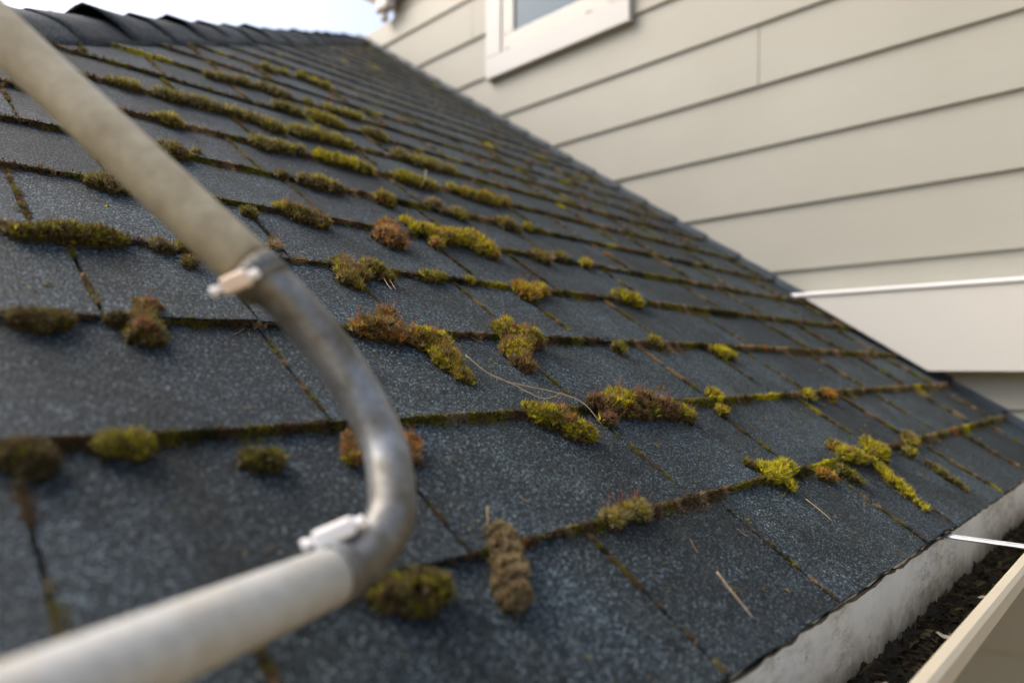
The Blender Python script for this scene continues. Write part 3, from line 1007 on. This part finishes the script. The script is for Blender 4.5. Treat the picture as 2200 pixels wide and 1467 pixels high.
moss('left of two small yellow tufts on the second seam far right', [(1.1337, 0.2747, 0.0113)], 'YLGD', 0, 'moss clumps on the roof')
moss('right of two small yellow tufts on the second seam far right', [(1.2075, 0.2677, 0.0133)], 'GLOB', 0, 'moss clumps on the roof')
moss('flat blurred moss strip on the third seam at the left edge', [(0.1, 0.4088, 0.008), (0.1115, 0.408, 0.0094), (0.1227, 0.41, 0.0077)], 'DBGD', 0, 'moss clumps on the roof')
moss('stacked brown moss column crossing the third seam left of the pipe', [(0.1865, 0.4354, 0.0083), (0.1781, 0.4131, 0.0094), (0.1739, 0.3953, 0.0128)], 'BRGBK', 5, 'moss clumps on the roof')
moss('low brown moss dab just left of the stacked moss column', [(0.1612, 0.4142, 0.0068)], 'BDB', 0, 'moss clumps on the roof')
moss('moss hump with stalks on the third seam just right of the pipe', [(0.3684, 0.4159, 0.0097), (0.3839, 0.4168, 0.0152), (0.4021, 0.4105, 0.0136), (0.4168, 0.4467, 0.01)], 'LGBOKB', 18, 'moss clumps on the roof')
moss('long moss clump bending downhill to where the long needle starts', [(0.4285, 0.403, 0.0148), (0.4428, 0.3939, 0.0172), (0.4362, 0.365, 0.0153), (0.4388, 0.3401, 0.0089), (0.4421, 0.3296, 0.0062)], 'LGBYGOKT', 16, 'moss clumps on the roof')
moss('clump with one vivid lime lobe and reddish fuzz on the third seam', [(0.567, 0.4251, 0.014), (0.5922, 0.4131, 0.0207), (0.5525, 0.3848, 0.018), (0.5387, 0.3577, 0.0124), (0.5927, 0.4496, 0.0073)], 'YLRBRGLG', 16, 'moss clumps on the roof')
moss('tiny green pad on the third seam right of the lime lobed clump', [(0.7635, 0.4003, 0.01)], 'LGB', 0, 'moss clumps on the roof')
moss('grey green pad further right on the third seam', [(0.8749, 0.4192, 0.0116)], 'KGLK', 3, 'moss clumps on the roof')
moss('yellow moss patch at the top of a joint far right on the third seam', [(1.0326, 0.3944, 0.0135), (1.0585, 0.3872, 0.0099)], 'YLGL', 0, 'moss clumps on the roof')
moss('long bright moss row on the fourth seam at the left edge', [(0.1204, 0.5448, 0.0082), (0.1323, 0.5472, 0.0102), (0.1469, 0.552, 0.0128), (0.1621, 0.5511, 0.0107), (0.1768, 0.5549, 0.0133), (0.1911, 0.5525, 0.0082)], 'DBGLDBGLDB', 0, 'moss clumps on the roof')
moss('low brown moss bump between the long left row and the pipe', [(0.2259, 0.553, 0.0072), (0.2336, 0.5484, 0.006)], 'BKB', 0, 'moss clumps on the roof')
moss('small green moss bump touching the left side of the pipe, fourth seam', [(0.2516, 0.5564, 0.0088), (0.265, 0.555, 0.0076)], 'LGB', 0, 'moss clumps on the roof')
moss('little round olive moss ball below the fourth seam left of the pipe', [(0.2445, 0.5219, 0.0072)], 'GBK', 0, 'moss clumps on the roof')
moss('small brown moss tuft just behind the upper clamp', [(0.35, 0.5825, 0.0075)], 'KTB', 4, 'moss clumps on the roof')
moss('double moss clump, brown left and yellow right, on the fourth seam', [(0.42, 0.5568, 0.0135), (0.4107, 0.5253, 0.0141), (0.456, 0.5555, 0.0161), (0.4675, 0.5442, 0.0108), (0.4159, 0.5102, 0.006)], 'BTBLGBKT', 18, 'moss clumps on the roof')
moss('low green moss bead right of the double clump', [(0.5382, 0.5542, 0.0081), (0.5605, 0.5573, 0.0082)], 'GLGB', 0, 'moss clumps on the roof')
moss('tiny green moss bead on the fourth seam in mid roof', [(0.614, 0.5585, 0.0068)], 'LG', 0, 'moss clumps on the roof')
moss('rust and lime moss tuft on the fourth seam', [(0.7036, 0.5531, 0.0125), (0.7069, 0.5359, 0.0156), (0.7502, 0.5557, 0.0122)], 'LYLOGB', 8, 'moss clumps on the roof')
moss('domed olive moss cushion on the fourth seam, right of the rust and lime tuft', [(0.9632, 0.5643, 0.0149), (0.9856, 0.5551, 0.0174)], 'LYGGBK', 6, 'moss clumps on the roof')
moss('dark moss clump on the fifth seam left of the pipe', [(0.2063, 0.6856, 0.0108), (0.2184, 0.6832, 0.0123), (0.2289, 0.6803, 0.0067)], 'LGBKB', 0, 'moss clumps on the roof')
moss('small dark moss bit below the fifth seam right of the pipe', [(0.3562, 0.671, 0.0086)], 'BGD', 0, 'moss clumps on the roof')
moss('fuzzy olive moss clump with stalks on the fifth seam right of the pipe', [(0.4171, 0.7022, 0.0127), (0.4309, 0.6887, 0.0162), (0.449, 0.6786, 0.0128)], 'GLBGBT', 14, 'moss clumps on the roof')
moss('single egg shaped rust brown moss cushion hanging below the fifth seam', [(0.5609, 0.6955, 0.0155), (0.544, 0.6577, 0.0211)], 'LBOTOR', 16, 'moss clumps on the roof')
moss('long lime moss row ending in a rust brown mound, fifth seam', [(0.6247, 0.7453, 0.0083), (0.6276, 0.7167, 0.0123), (0.6502, 0.7056, 0.0166), (0.6858, 0.7051, 0.0198), (0.7298, 0.7126, 0.019), (0.7367, 0.6768, 0.0202), (0.6344, 0.6704, 0.0094)], 'YLBYLGYOTB', 18, 'moss clumps on the roof')
moss('brown green pair of bumps on the fifth seam right of the lime row', [(0.8634, 0.6906, 0.0118), (0.8794, 0.6829, 0.0143)], 'LBTB', 0, 'moss clumps on the roof')
moss('olive bump at the right end of the pair on the fifth seam', [(0.9415, 0.7046, 0.0125)], 'KGB', 0, 'moss clumps on the roof')
moss('small orange moss dab on the fifth seam far right', [(1.0022, 0.6923, 0.012)], 'OLG', 0, 'moss clumps on the roof')
moss('olive moss clump touching the upper right side of the pipe, sixth seam', [(0.313, 0.8453, 0.0123), (0.3238, 0.8346, 0.0141)], 'LGBKB', 0, 'moss clumps on the roof')
moss('tiny moss ball right of the clump touching the pipe', [(0.3552, 0.8599, 0.0061)], 'KB', 0, 'moss clumps on the roof')
moss('small grey brown moss bump on the sixth seam', [(0.4662, 0.8366, 0.0085)], 'KBG', 0, 'moss clumps on the roof')
moss('low elongated moss clump on the sixth seam in mid roof', [(0.5012, 0.835, 0.0114), (0.5209, 0.8301, 0.0149), (0.5482, 0.83, 0.0118)], 'GLKBK', 0, 'moss clumps on the roof')
moss('round olive moss cushion on the sixth seam', [(0.6328, 0.8226, 0.0161)], 'GLBO', 4, 'moss clumps on the roof')
moss('brown moss bump on the sixth seam below the pale needle', [(0.7527, 0.8522, 0.0136), (0.7595, 0.8354, 0.0088)], 'BKT', 3, 'moss clumps on the roof')
moss('round yellowish moss cushion right of the brown bump, sixth seam', [(0.7884, 0.8255, 0.0145)], 'LGKL', 0, 'moss clumps on the roof')
moss('dark moss knob on the sixth seam at the top of a joint', [(0.9052, 0.8289, 0.0173), (0.9211, 0.817, 0.0104)], 'GLBK', 5, 'moss clumps on the roof')
moss('small green moss dab right of the dark knob', [(0.972, 0.8358, 0.0108)], 'LGL', 0, 'moss clumps on the roof')
moss('leaf shaped moss clump on the seventh seam just right of the pipe', [(0.3404, 0.9812, 0.0105), (0.3555, 0.9763, 0.0158), (0.3667, 0.9718, 0.0086)], 'GKLKB', 0, 'moss clumps on the roof')
moss('left end of the long moss row on the seventh seam, with a round head', [(0.4882, 0.973, 0.018), (0.5206, 0.9763, 0.0148), (0.5565, 0.9846, 0.0144)], 'KLGKGK', 0, 'moss clumps on the roof')
moss('right part of the long seventh seam row, tipped with bright green', [(0.5977, 0.9822, 0.0148), (0.6262, 0.9779, 0.0174), (0.6597, 0.9721, 0.0193), (0.6831, 0.9699, 0.0114)], 'KLGYLGB', 8, 'moss clumps on the roof')
moss('tall yellow green moss hump on the seventh seam', [(0.7565, 0.9768, 0.0187), (0.7775, 0.9599, 0.0205), (0.8152, 0.9665, 0.0158)], 'KLGLGK', 0, 'moss clumps on the roof')
moss('right end of the seventh seam moss row, rust tinted', [(0.8839, 0.9818, 0.0146), (0.9101, 0.9682, 0.0184), (0.953, 0.9591, 0.0225), (1.02, 0.9747, 0.0176)], 'GLKGLOG', 14, 'moss clumps on the roof')
moss('slim moss clump on the eighth seam beside the pipe', [(0.3144, 1.122, 0.007), (0.3332, 1.1169, 0.012), (0.3505, 1.128, 0.0079)], 'GKLK', 0, 'moss clumps on the roof')
moss('double headed moss row starting the eighth seam chain', [(0.3833, 1.123, 0.0132), (0.3983, 1.115, 0.0162), (0.4222, 1.1229, 0.0128), (0.4434, 1.1209, 0.0167), (0.4709, 1.1228, 0.0116)], 'KGKKGK', 0, 'moss clumps on the roof')
moss('middle length of the eighth seam moss chain', [(0.4946, 1.1239, 0.0133), (0.5311, 1.1239, 0.0136), (0.5535, 1.0967, 0.0185), (0.57, 1.0893, 0.0113)], 'KGKLKG', 0, 'moss clumps on the roof')
moss('right length of the eighth seam moss chain', [(0.6099, 1.1058, 0.0192), (0.6513, 1.1145, 0.0171), (0.6906, 1.1155, 0.0184), (0.7184, 1.1093, 0.0124)], 'KLGKLG', 4, 'moss clumps on the roof')
moss('moss row with reddish stalks at the right of the eighth seam', [(0.8495, 1.1381, 0.0173), (0.8796, 1.1198, 0.0203), (0.932, 1.1237, 0.0199), (0.9812, 1.1278, 0.0153)], 'LKGKLG', 16, 'moss clumps on the roof')
moss('left low moss row on the ninth seam', [(0.645, 1.2736, 0.0156), (0.6731, 1.2646, 0.0139)], 'KGKB', 0, 'moss clumps on the roof')
moss('middle arched moss hump on the ninth seam', [(0.7271, 1.2925, 0.0145), (0.7413, 1.2671, 0.0202), (0.7682, 1.2584, 0.0146)], 'KLGLK', 8, 'moss clumps on the roof')
moss('right moss hump on the ninth seam', [(0.8385, 1.2619, 0.0161), (0.8663, 1.2545, 0.0203)], 'KLGKB', 0, 'moss clumps on the roof')
moss('left moss row on the tenth seam, far up the roof', [(0.5413, 1.372, 0.0127), (0.5842, 1.3898, 0.0131), (0.6201, 1.3967, 0.0162)], 'KGKG', 0, 'moss clumps on the roof')
moss('middle moss hump on the tenth seam, far up the roof', [(0.6594, 1.4073, 0.0147), (0.6828, 1.3898, 0.0197), (0.7146, 1.4006, 0.012)], 'KGKB', 0, 'moss clumps on the roof')
moss('right thin moss row on the tenth seam, far up the roof', [(0.7662, 1.3926, 0.0113), (0.8165, 1.4012, 0.0126), (0.8596, 1.3985, 0.015), (0.892, 1.3977, 0.012)], 'KLGK', 0, 'moss clumps on the roof')
moss('left blurred moss row on the twelfth seam near the hip', [(0.7722, 1.6496, 0.017), (0.8272, 1.6784, 0.014)], 'KGLK', 0, 'moss clumps on the roof')
moss('right blurred moss row on the twelfth seam near the hip', [(0.8886, 1.7018, 0.0169), (0.9406, 1.6693, 0.0171)], 'KLGL', 0, 'moss clumps on the roof')
moss('thin moss streak running down the lowest course at the far right', [(1.2112, 0.0926, 0.0036), (1.2079, 0.0772, 0.0049), (1.2032, 0.058, 0.0063), (1.2062, 0.0409, 0.0055), (1.2012, 0.0281, 0.0034)], 'DGBG', 0, 'moss clumps on the roof')
moss('little moss spike above the bright cushion on the first seam', [(0.7298, 0.1667, 0.0036), (0.7335, 0.1594, 0.0046)], 'GBG', 0, 'moss clumps on the roof')

# ------------------------------------------------------------------ thin moss lining the courses and joints
def lining():
    r = np.random.default_rng(77)
    us, vs, hs, ts, sz, dn = [], [], [], [], [], []
    for i in range(1, NROW):
        u0 = max(-0.1, hip_u(i * EX) + 0.06)
        if u0 > RIGHT - 0.03: break
        n = int((RIGHT - u0) * 1000 * (11.0 if i < 5 else 7.0 if i < 9 else 2.2))
        uu = r.uniform(u0, RIGHT - 0.01, n)
        dist = np.sqrt(uu ** 2 + (i * EX) ** 2 + 0.08)
        k = fnoise(uu * 14, i * 5.3 + 0 * uu, 200) * 0.65 + vnoise(uu * 60, i * 3.7 + 0 * uu, 210) * 0.35
        keep = r.uniform(0, 1, n) < np.clip((k - 0.26) * 3.2, 0.12, 1)
        uu, k, dist = uu[keep], k[keep], dist[keep]
        m_ = len(uu)
        off = r.exponential(0.0026, m_) * (0.6 + 1.7 * np.clip((k - 0.45) * 3, 0, 1.8))
        us.append(uu); vs.append(i * EX + 0.0012 - off)
        hs.append(r.uniform(-0.003, 0.0055, m_) * np.exp(-off / 0.005) - 0.003 * (1 - np.exp(-off / 0.004)))
        ts.append(fnoise(uu * 9 + 3, i * 2.9 + 0 * uu, 220) * 1.5 - 0.25); sz.append(np.clip(0.75 * dist / 0.75, 0.7, 1.25)); dn.append(np.ones(m_))
    for i in range(0, 12):
        for ju in row_joints[i]:
            if ju < 0.02: continue
            st_ = rnd.random()
            n = int(1100 * (1.5 if i < 4 else 1.0) * (0.45 + st_))
            vv_ = r.uniform(i * EX + 0.004, (i + 1) * EX, n)
            k = fnoise(vv_ * 30, ju * 41 + 0 * vv_, 230) * 0.55 + vnoise(vv_ * 110, ju * 77 + 0 * vv_, 240) * 0.45
            topb = (vv_ - i * EX) / EX
            keep = r.uniform(0, 1, n) < np.clip((k - 0.42 + 0.16 * topb) * 4.0 * (0.4 + st_), 0, 1)
            vv_, k = vv_[keep], k[keep]
            m_ = len(vv_)
            us.append(ju + r.normal(0, 1, m_) * (0.0014 + 0.004 * np.clip(k - 0.5, 0, 0.5))); vs.append(vv_)
            hs.append(0.0018 - 0.0058 * (vv_ - i * EX) / (EX + 0.018) + r.uniform(-0.0025, 0.0012, m_))
            ts.append(fnoise(vv_ * 14, ju * 13 + 0 * vv_, 250) * 1.5 - 0.25)
            sz.append(np.full(m_, max(0.7, 0.75 * math.sqrt(ju ** 2 + (i * EX) ** 2 + .08) / 0.75))); dn.append(np.zeros(m_))
    # scattered crumbs on the open shingle faces
    n = 900
    cu, cv = r.uniform(0.1, 1.8, n), r.uniform(0.01, 1.3, n)
    reps = r.integers(2, 9, n)
    cu, cv = np.repeat(cu, reps), np.repeat(cv, reps)
    m_ = len(cu)
    cu = cu + r.normal(0, 0.0016, m_); cv = cv + r.normal(0, 0.002, m_)
    us.append(cu); vs.append(cv); hs.append(0.0018 - 0.0058 * ((cv / EX) % 1.0) * 0.88 + 0 * cu)
    ts.append(r.uniform(0, 1, m_)); sz.append(np.full(m_, 0.7)); dn.append(np.zeros(m_))
    u_, v_, h_, t_, s_, n_ = [np.concatenate(a) for a in (us, vs, hs, ts, sz, dn)]
    p = to_w(u_, v_, h_)
    d = E3 * 0.8 - E2 * (0.45 * n_)[:, None] + r.normal(0, 0.4, (len(u_), 3)) + np.array([0, 0, 0.2])
    d /= np.linalg.norm(d, axis=1, keepdims=True)
    col = pal_mix('YLGBDGBTBGKBO', t_) * 0.8
    V, T, C = leaves(p, d, 0.0034 * s_ * r.uniform(0.6, 1.3, len(u_)), 0.0008 * s_, col, r, 3, 0.7)
    o = fast_mesh('lining_moss', V, T, C, MOSS, None, (0, 0, Z0))
    tag(o, 'thin moss lining the seams between the shingles', 'moss', None, 'stuff')


lining()

# ------------------------------------------------------------------ bent pipe in the foreground
def PT(x, y, z):
    """point of the pipe run, heights measured from the eave"""
    return Vector((x, y, Z0 + z))


pipe = tag(empty('bent_pipe', tuple(PT(0.1824, 0.0849, 0.0974))), 'weathered metal pipe with a curved elbow and two clamps above the shingles', 'pipe')
RAD = 0.0131
pa, pb = PT(0.1797, 0.0804, 0.0989), PT(0.0525, 0.0244, 0.1031)
low0 = pa
low1 = pa + (pb - pa).normalized() * 0.42
up0, up1_ = PT(0.1677, 0.1475, 0.2520), PT(0.0836, 0.2432, 0.3689)
up1 = up0 + (up1_ - up0).normalized() * 0.55
elb = catmull([low0 + (pb - pa).normalized() * 0.02, low0, PT(0.1983, 0.0782, 0.1059), PT(0.2112, 0.0785, 0.1202), PT(0.2184, 0.0862, 0.1324), PT(0.2266, 0.1038, 0.1533), PT(0.2249, 0.1188, 0.1745), PT(0.2141, 0.1299, 0.2000), PT(0.1937, 0.1393, 0.2279), PT(0.1805, 0.1435, 0.2412), up0, up0 + (up1_ - up0).normalized() * 0.02], 8)
mesh_obj('elbow', *tube(elb, RAD * 0.965, 28), PIPE_ELBOW, pipe, True)
mesh_obj('pipe_length', *tube([low0 + (low1 - low0) * t for t in (0.0, 0.004, 0.01, 0.3, 0.6, 1.0)], [RAD * 0.99, RAD * 1.055, RAD * 1.07, RAD * 1.06, RAD * 1.06, RAD * 1.06], 28), PIPE_GREY, pipe, True).__setitem__('label', 'pale grey lower pipe')
mesh_obj('pipe_length', *tube([up0 + (up1 - up0) * t for t in (0.0, 0.004, 0.01, 0.3, 0.6, 1.0)], [RAD * 1.02, RAD * 1.10, RAD * 1.11, RAD * 1.08, RAD * 1.06, RAD * 1.05], 28), PIPE_TAN, pipe, True).__setitem__('label', 'tan painted upper pipe')


def clamp(ctr, axis, side, mband, mbody, lng, hdir, thick=0.0042):
    axis = axis.normalized()
    side = (side - axis * side.dot(axis)).normalized()
    tng = axis.cross(side)
    e = mesh_obj('clamp', *tube([ctr - axis * 0.0065, ctr - axis * 0.006, ctr + axis * 0.006, ctr + axis * 0.0065], [RAD * 1.06, RAD * 1.17, RAD * 1.17, RAD * 1.06], 28), mband, pipe, True)
    c = ctr + side * (RAD * 1.12 + 0.004)

    def ob(hx, hy, hz, o, mat, name):
        v = [o + axis * (sx * hx) + tng * (sy * hy) + side * (sz_ * hz) for sx in (-1, 1) for sy in (-1, 1) for sz_ in (-1, 1)]
        ff = [(0, 1, 3, 2), (4, 6, 7, 5), (0, 4, 5, 1), (2, 3, 7, 6), (0, 2, 6, 4), (1, 5, 7, 3)]
        o2 = mesh_obj(name, v, ff, mat, e)
        return bevel(o2, 0.0018, 3)
    ax0, tn0 = axis, tng
    tng = hdir.normalized()
    side = (side - tng * side.dot(tng)).normalized()
    axis = tng.cross(side)
    ob(thick * 1.25, lng, thick, c, mbody, 'screw_housing')
    mesh_obj('clamp_screw', *tube([c + tng * (lng - 0.001), c + tng * (lng + 0.0028), c + tng * (lng + 0.0030), c + tng * (lng + 0.006)], [0.0018, 0.0018, 0.0029, 0.0029], 8), BRIGHT, e)
    mesh_obj('clamp_screw', *tube([c - tng * (lng - 0.001), c - tng * (lng + 0.005)], [0.0026, 0.0026], 8), BRIGHT, e)
    axis, tng, side = ax0, tn0, ax0.cross(tn0) * -1
    # knurled slots of the band
    for k in range(10):
        a = -1.4 + k * 0.31
        dv = side * math.cos(a + 2.2) + tng * math.sin(a + 2.2)
        p = ctr + dv * (RAD * 1.175)
        t2 = axis.cross(dv)
        vv2 = [p + axis * (sx * 0.0045) + t2 * (sy * 0.0005) + dv * h for sx, sy, h in ((-1, -1, 0.0002), (1, -1, 0.0002), (1, 1, 0.0002), (-1, 1, 0.0002))]
        mesh_obj('band_slot', vv2, [(0, 1, 2, 3)], DARKMETAL, e)
    return e


ax_u = (elb[-9] - elb[-17])
cu_ = PT(0.1715, 0.1438, 0.2468)
clamp(cu_, up1_ - up0, PT(0.1585, 0.1292, 0.2351) - cu_, PIPE_ELBOW, BRASS, 0.0075, PT(0.1493, 0.1332, 0.2298) - PT(0.1662, 0.1152, 0.2404), 0.0036)
ax_l = pb - pa
cl_ = PT(0.1836, 0.0806, 0.1002)
clamp(cl_, ax_l, PT(0.1750, 0.0810, 0.1237) - cl_, PIPE_ELBOW, BRIGHT, 0.0100, PT(0.1624, 0.0901, 0.1163) - PT(0.1839, 0.0746, 0.1268), 0.0044)

# ------------------------------------------------------------------ needles, twigs and leaf scraps
def roofline(name, label, cat, pts, rad, mat, hs=None, group=None, taper=True):
    hs = hs or [0.0045] * len(pts)
    W_ = catmull([RW(u, v, h) for (u, v), h in zip(pts, hs)], 6)
    n = len(W_)
    rr = [rad * (1 - 0.5 * i / n if taper else 1) for i in range(n)]
    v, f = tube(W_, rr, 7)
    o = mesh_obj(name, v, f, mat, None, True, tuple(W_[0]))
    return tag(o, label, cat, group)


roofline('pine_needle', 'long curved dry needle between two moss clumps in the middle of the roof', 'needle', [(0.4551, 0.3603), (0.4675, 0.3359), (0.488, 0.3217), (0.5315, 0.3014), (0.5505, 0.2762), (0.5571, 0.247)], 0.00075, NEEDLE, [0.012, 0.008, 0.006, 0.008, 0.012, 0.0045])
roofline('pine_needle', 'shorter dry needle branching below the long curved one', 'needle', [(0.4675, 0.3359), (0.4905, 0.3169), (0.5076, 0.2909), (0.526, 0.2862)], 0.0006, NEEDLE, [0.008, 0.006, 0.008, 0.018])
roofline('twig', 'short mossy twig lying on the lowest course near the gutter', 'twig', [(0.4996, 0.0648), (0.4955, 0.0492), (0.4925, 0.036), (0.4897, 0.0239)], 0.0010, TWIG, [0.006, 0.0052, 0.005, 0.0045])
roofline('pine_needle', 'pale needle sticking out of the long moss row on the seventh seam', 'needle', [(0.802, 0.972), (0.790, 0.95), (0.776, 0.935)], 0.0009, NEEDLE, [0.03, 0.02, 0.006])
roofline('pine_needle', 'upper of two tiny needles below the double moss clump mid roof', 'needle', [(0.470, 0.536), (0.466, 0.519), (0.463, 0.506)], 0.0006, NEEDLE)
roofline('pine_needle', 'lower of two tiny needles below the double moss clump mid roof', 'needle', [(0.462, 0.533), (0.458, 0.517), (0.456, 0.504)], 0.0006, NEEDLE)
roofline('pine_needle', 'short needle standing beside the thick roll of moss', 'needle', [(0.3299, 0.1662), (0.3287, 0.161), (0.3277, 0.1565)], 0.0008, NEEDLE, [0.014, 0.009, 0.004])
roofline('pine_needle', 'thin dry needle alone on the second course', 'needle', [(0.7527, 0.1), (0.7526, 0.0806), (0.7499, 0.0671)], 0.0006, NEEDLE)


def needle_litter():
    r = np.random.default_rng(5)
    n = 70
    u_ = r.uniform(0.15, 1.7, n); row = r.integers(0, 9, n)
    v_ = np.where(r.uniform(0, 1, n) < 0.55, row * EX - r.uniform(0.002, 0.012, n) + EX, r.uniform(0.01, 1.2, n))
    sv, ff, ccs = [], [], []
    for k in range(n):
        a = r.uniform(0, 3.14); L_ = r.uniform(0.006, 0.022)
        b0 = len(sv)
        ph = (v_[k] / EX) % 1.0
        for t_ in (-0.5, 0.0, 0.5):
            uu = u_[k] + math.cos(a) * L_ * t_; vv_ = v_[k] + math.sin(a) * L_ * t_
            hh = 0.0040 - 0.0055 * ph + 0.002 * abs(t_)
            for q0 in (0, 2.09, 4.19):
                sv.append(np.array(RW(uu - math.sin(a) * 0.0004 * math.cos(q0), vv_ + math.cos(a) * 0.0004 * math.cos(q0), hh + 0.0004 * math.sin(q0))) - np.array([0, 0, Z0]))
        for s0_ in (0, 3):
            for j in range(3):
                j2 = (j + 1) % 3
                ff += [(b0 + s0_ + j, b0 + s0_ + j2, b0 + s0_ + 3 + j2), (b0 + s0_ + j, b0 + s0_ + 3 + j2, b0 + s0_ + 3 + j)]
        ccs += [np.array([0.30, 0.22, 0.13]) * r.uniform(0.4, 1.2)] * 9
    o = fast_mesh('needle_crumbs', np.array(sv), np.array(ff), np.array(ccs), MOSS, None, (0, 0, Z0))
    tag(o, 'crumbs of dry needles scattered over the shingles', 'needle crumbs', None, 'stuff')


needle_litter()


def scrap(label, x, y, z, s, rz):
    v, f = [], []
    for i in range(5):
        for j in range(4):
            a = (i / 4 - 0.5) * 2 * s
            b_ = (j / 3 - 0.5) * s * (1.1 - (i / 4 - 0.5) ** 2 * 2.6)
            v.append((x + a * math.cos(rz) - b_ * math.sin(rz), y + a * math.sin(rz) + b_ * math.cos(rz), z + 0.12 * s * math.sin(i * 1.7 + j)))
    for i in range(4):
        for j in range(3):
            a = i * 4 + j
            f.append((a, a + 1, a + 5, a + 4))
    o = mesh_obj('dead_leaf', v, f, LEAF, None, True, (x, y, z))
    o.modifiers.new('thick', 'SOLIDIFY').thickness = 0.0005
    tag(o, label, 'leaf')


scrap('pale leaf scrap on the litter near the bottom of the gutter', 0.66, -0.022, Z0 - 0.074, 0.006, 0.4)
scrap('pale leaf scrap on the litter midway along the gutter', 0.82, -0.030, Z0 - 0.073, 0.0085, 1.0)
scrap('pale leaf scrap on the litter under the hanger bar', 0.985, -0.034, Z0 - 0.072, 0.007, -0.5)
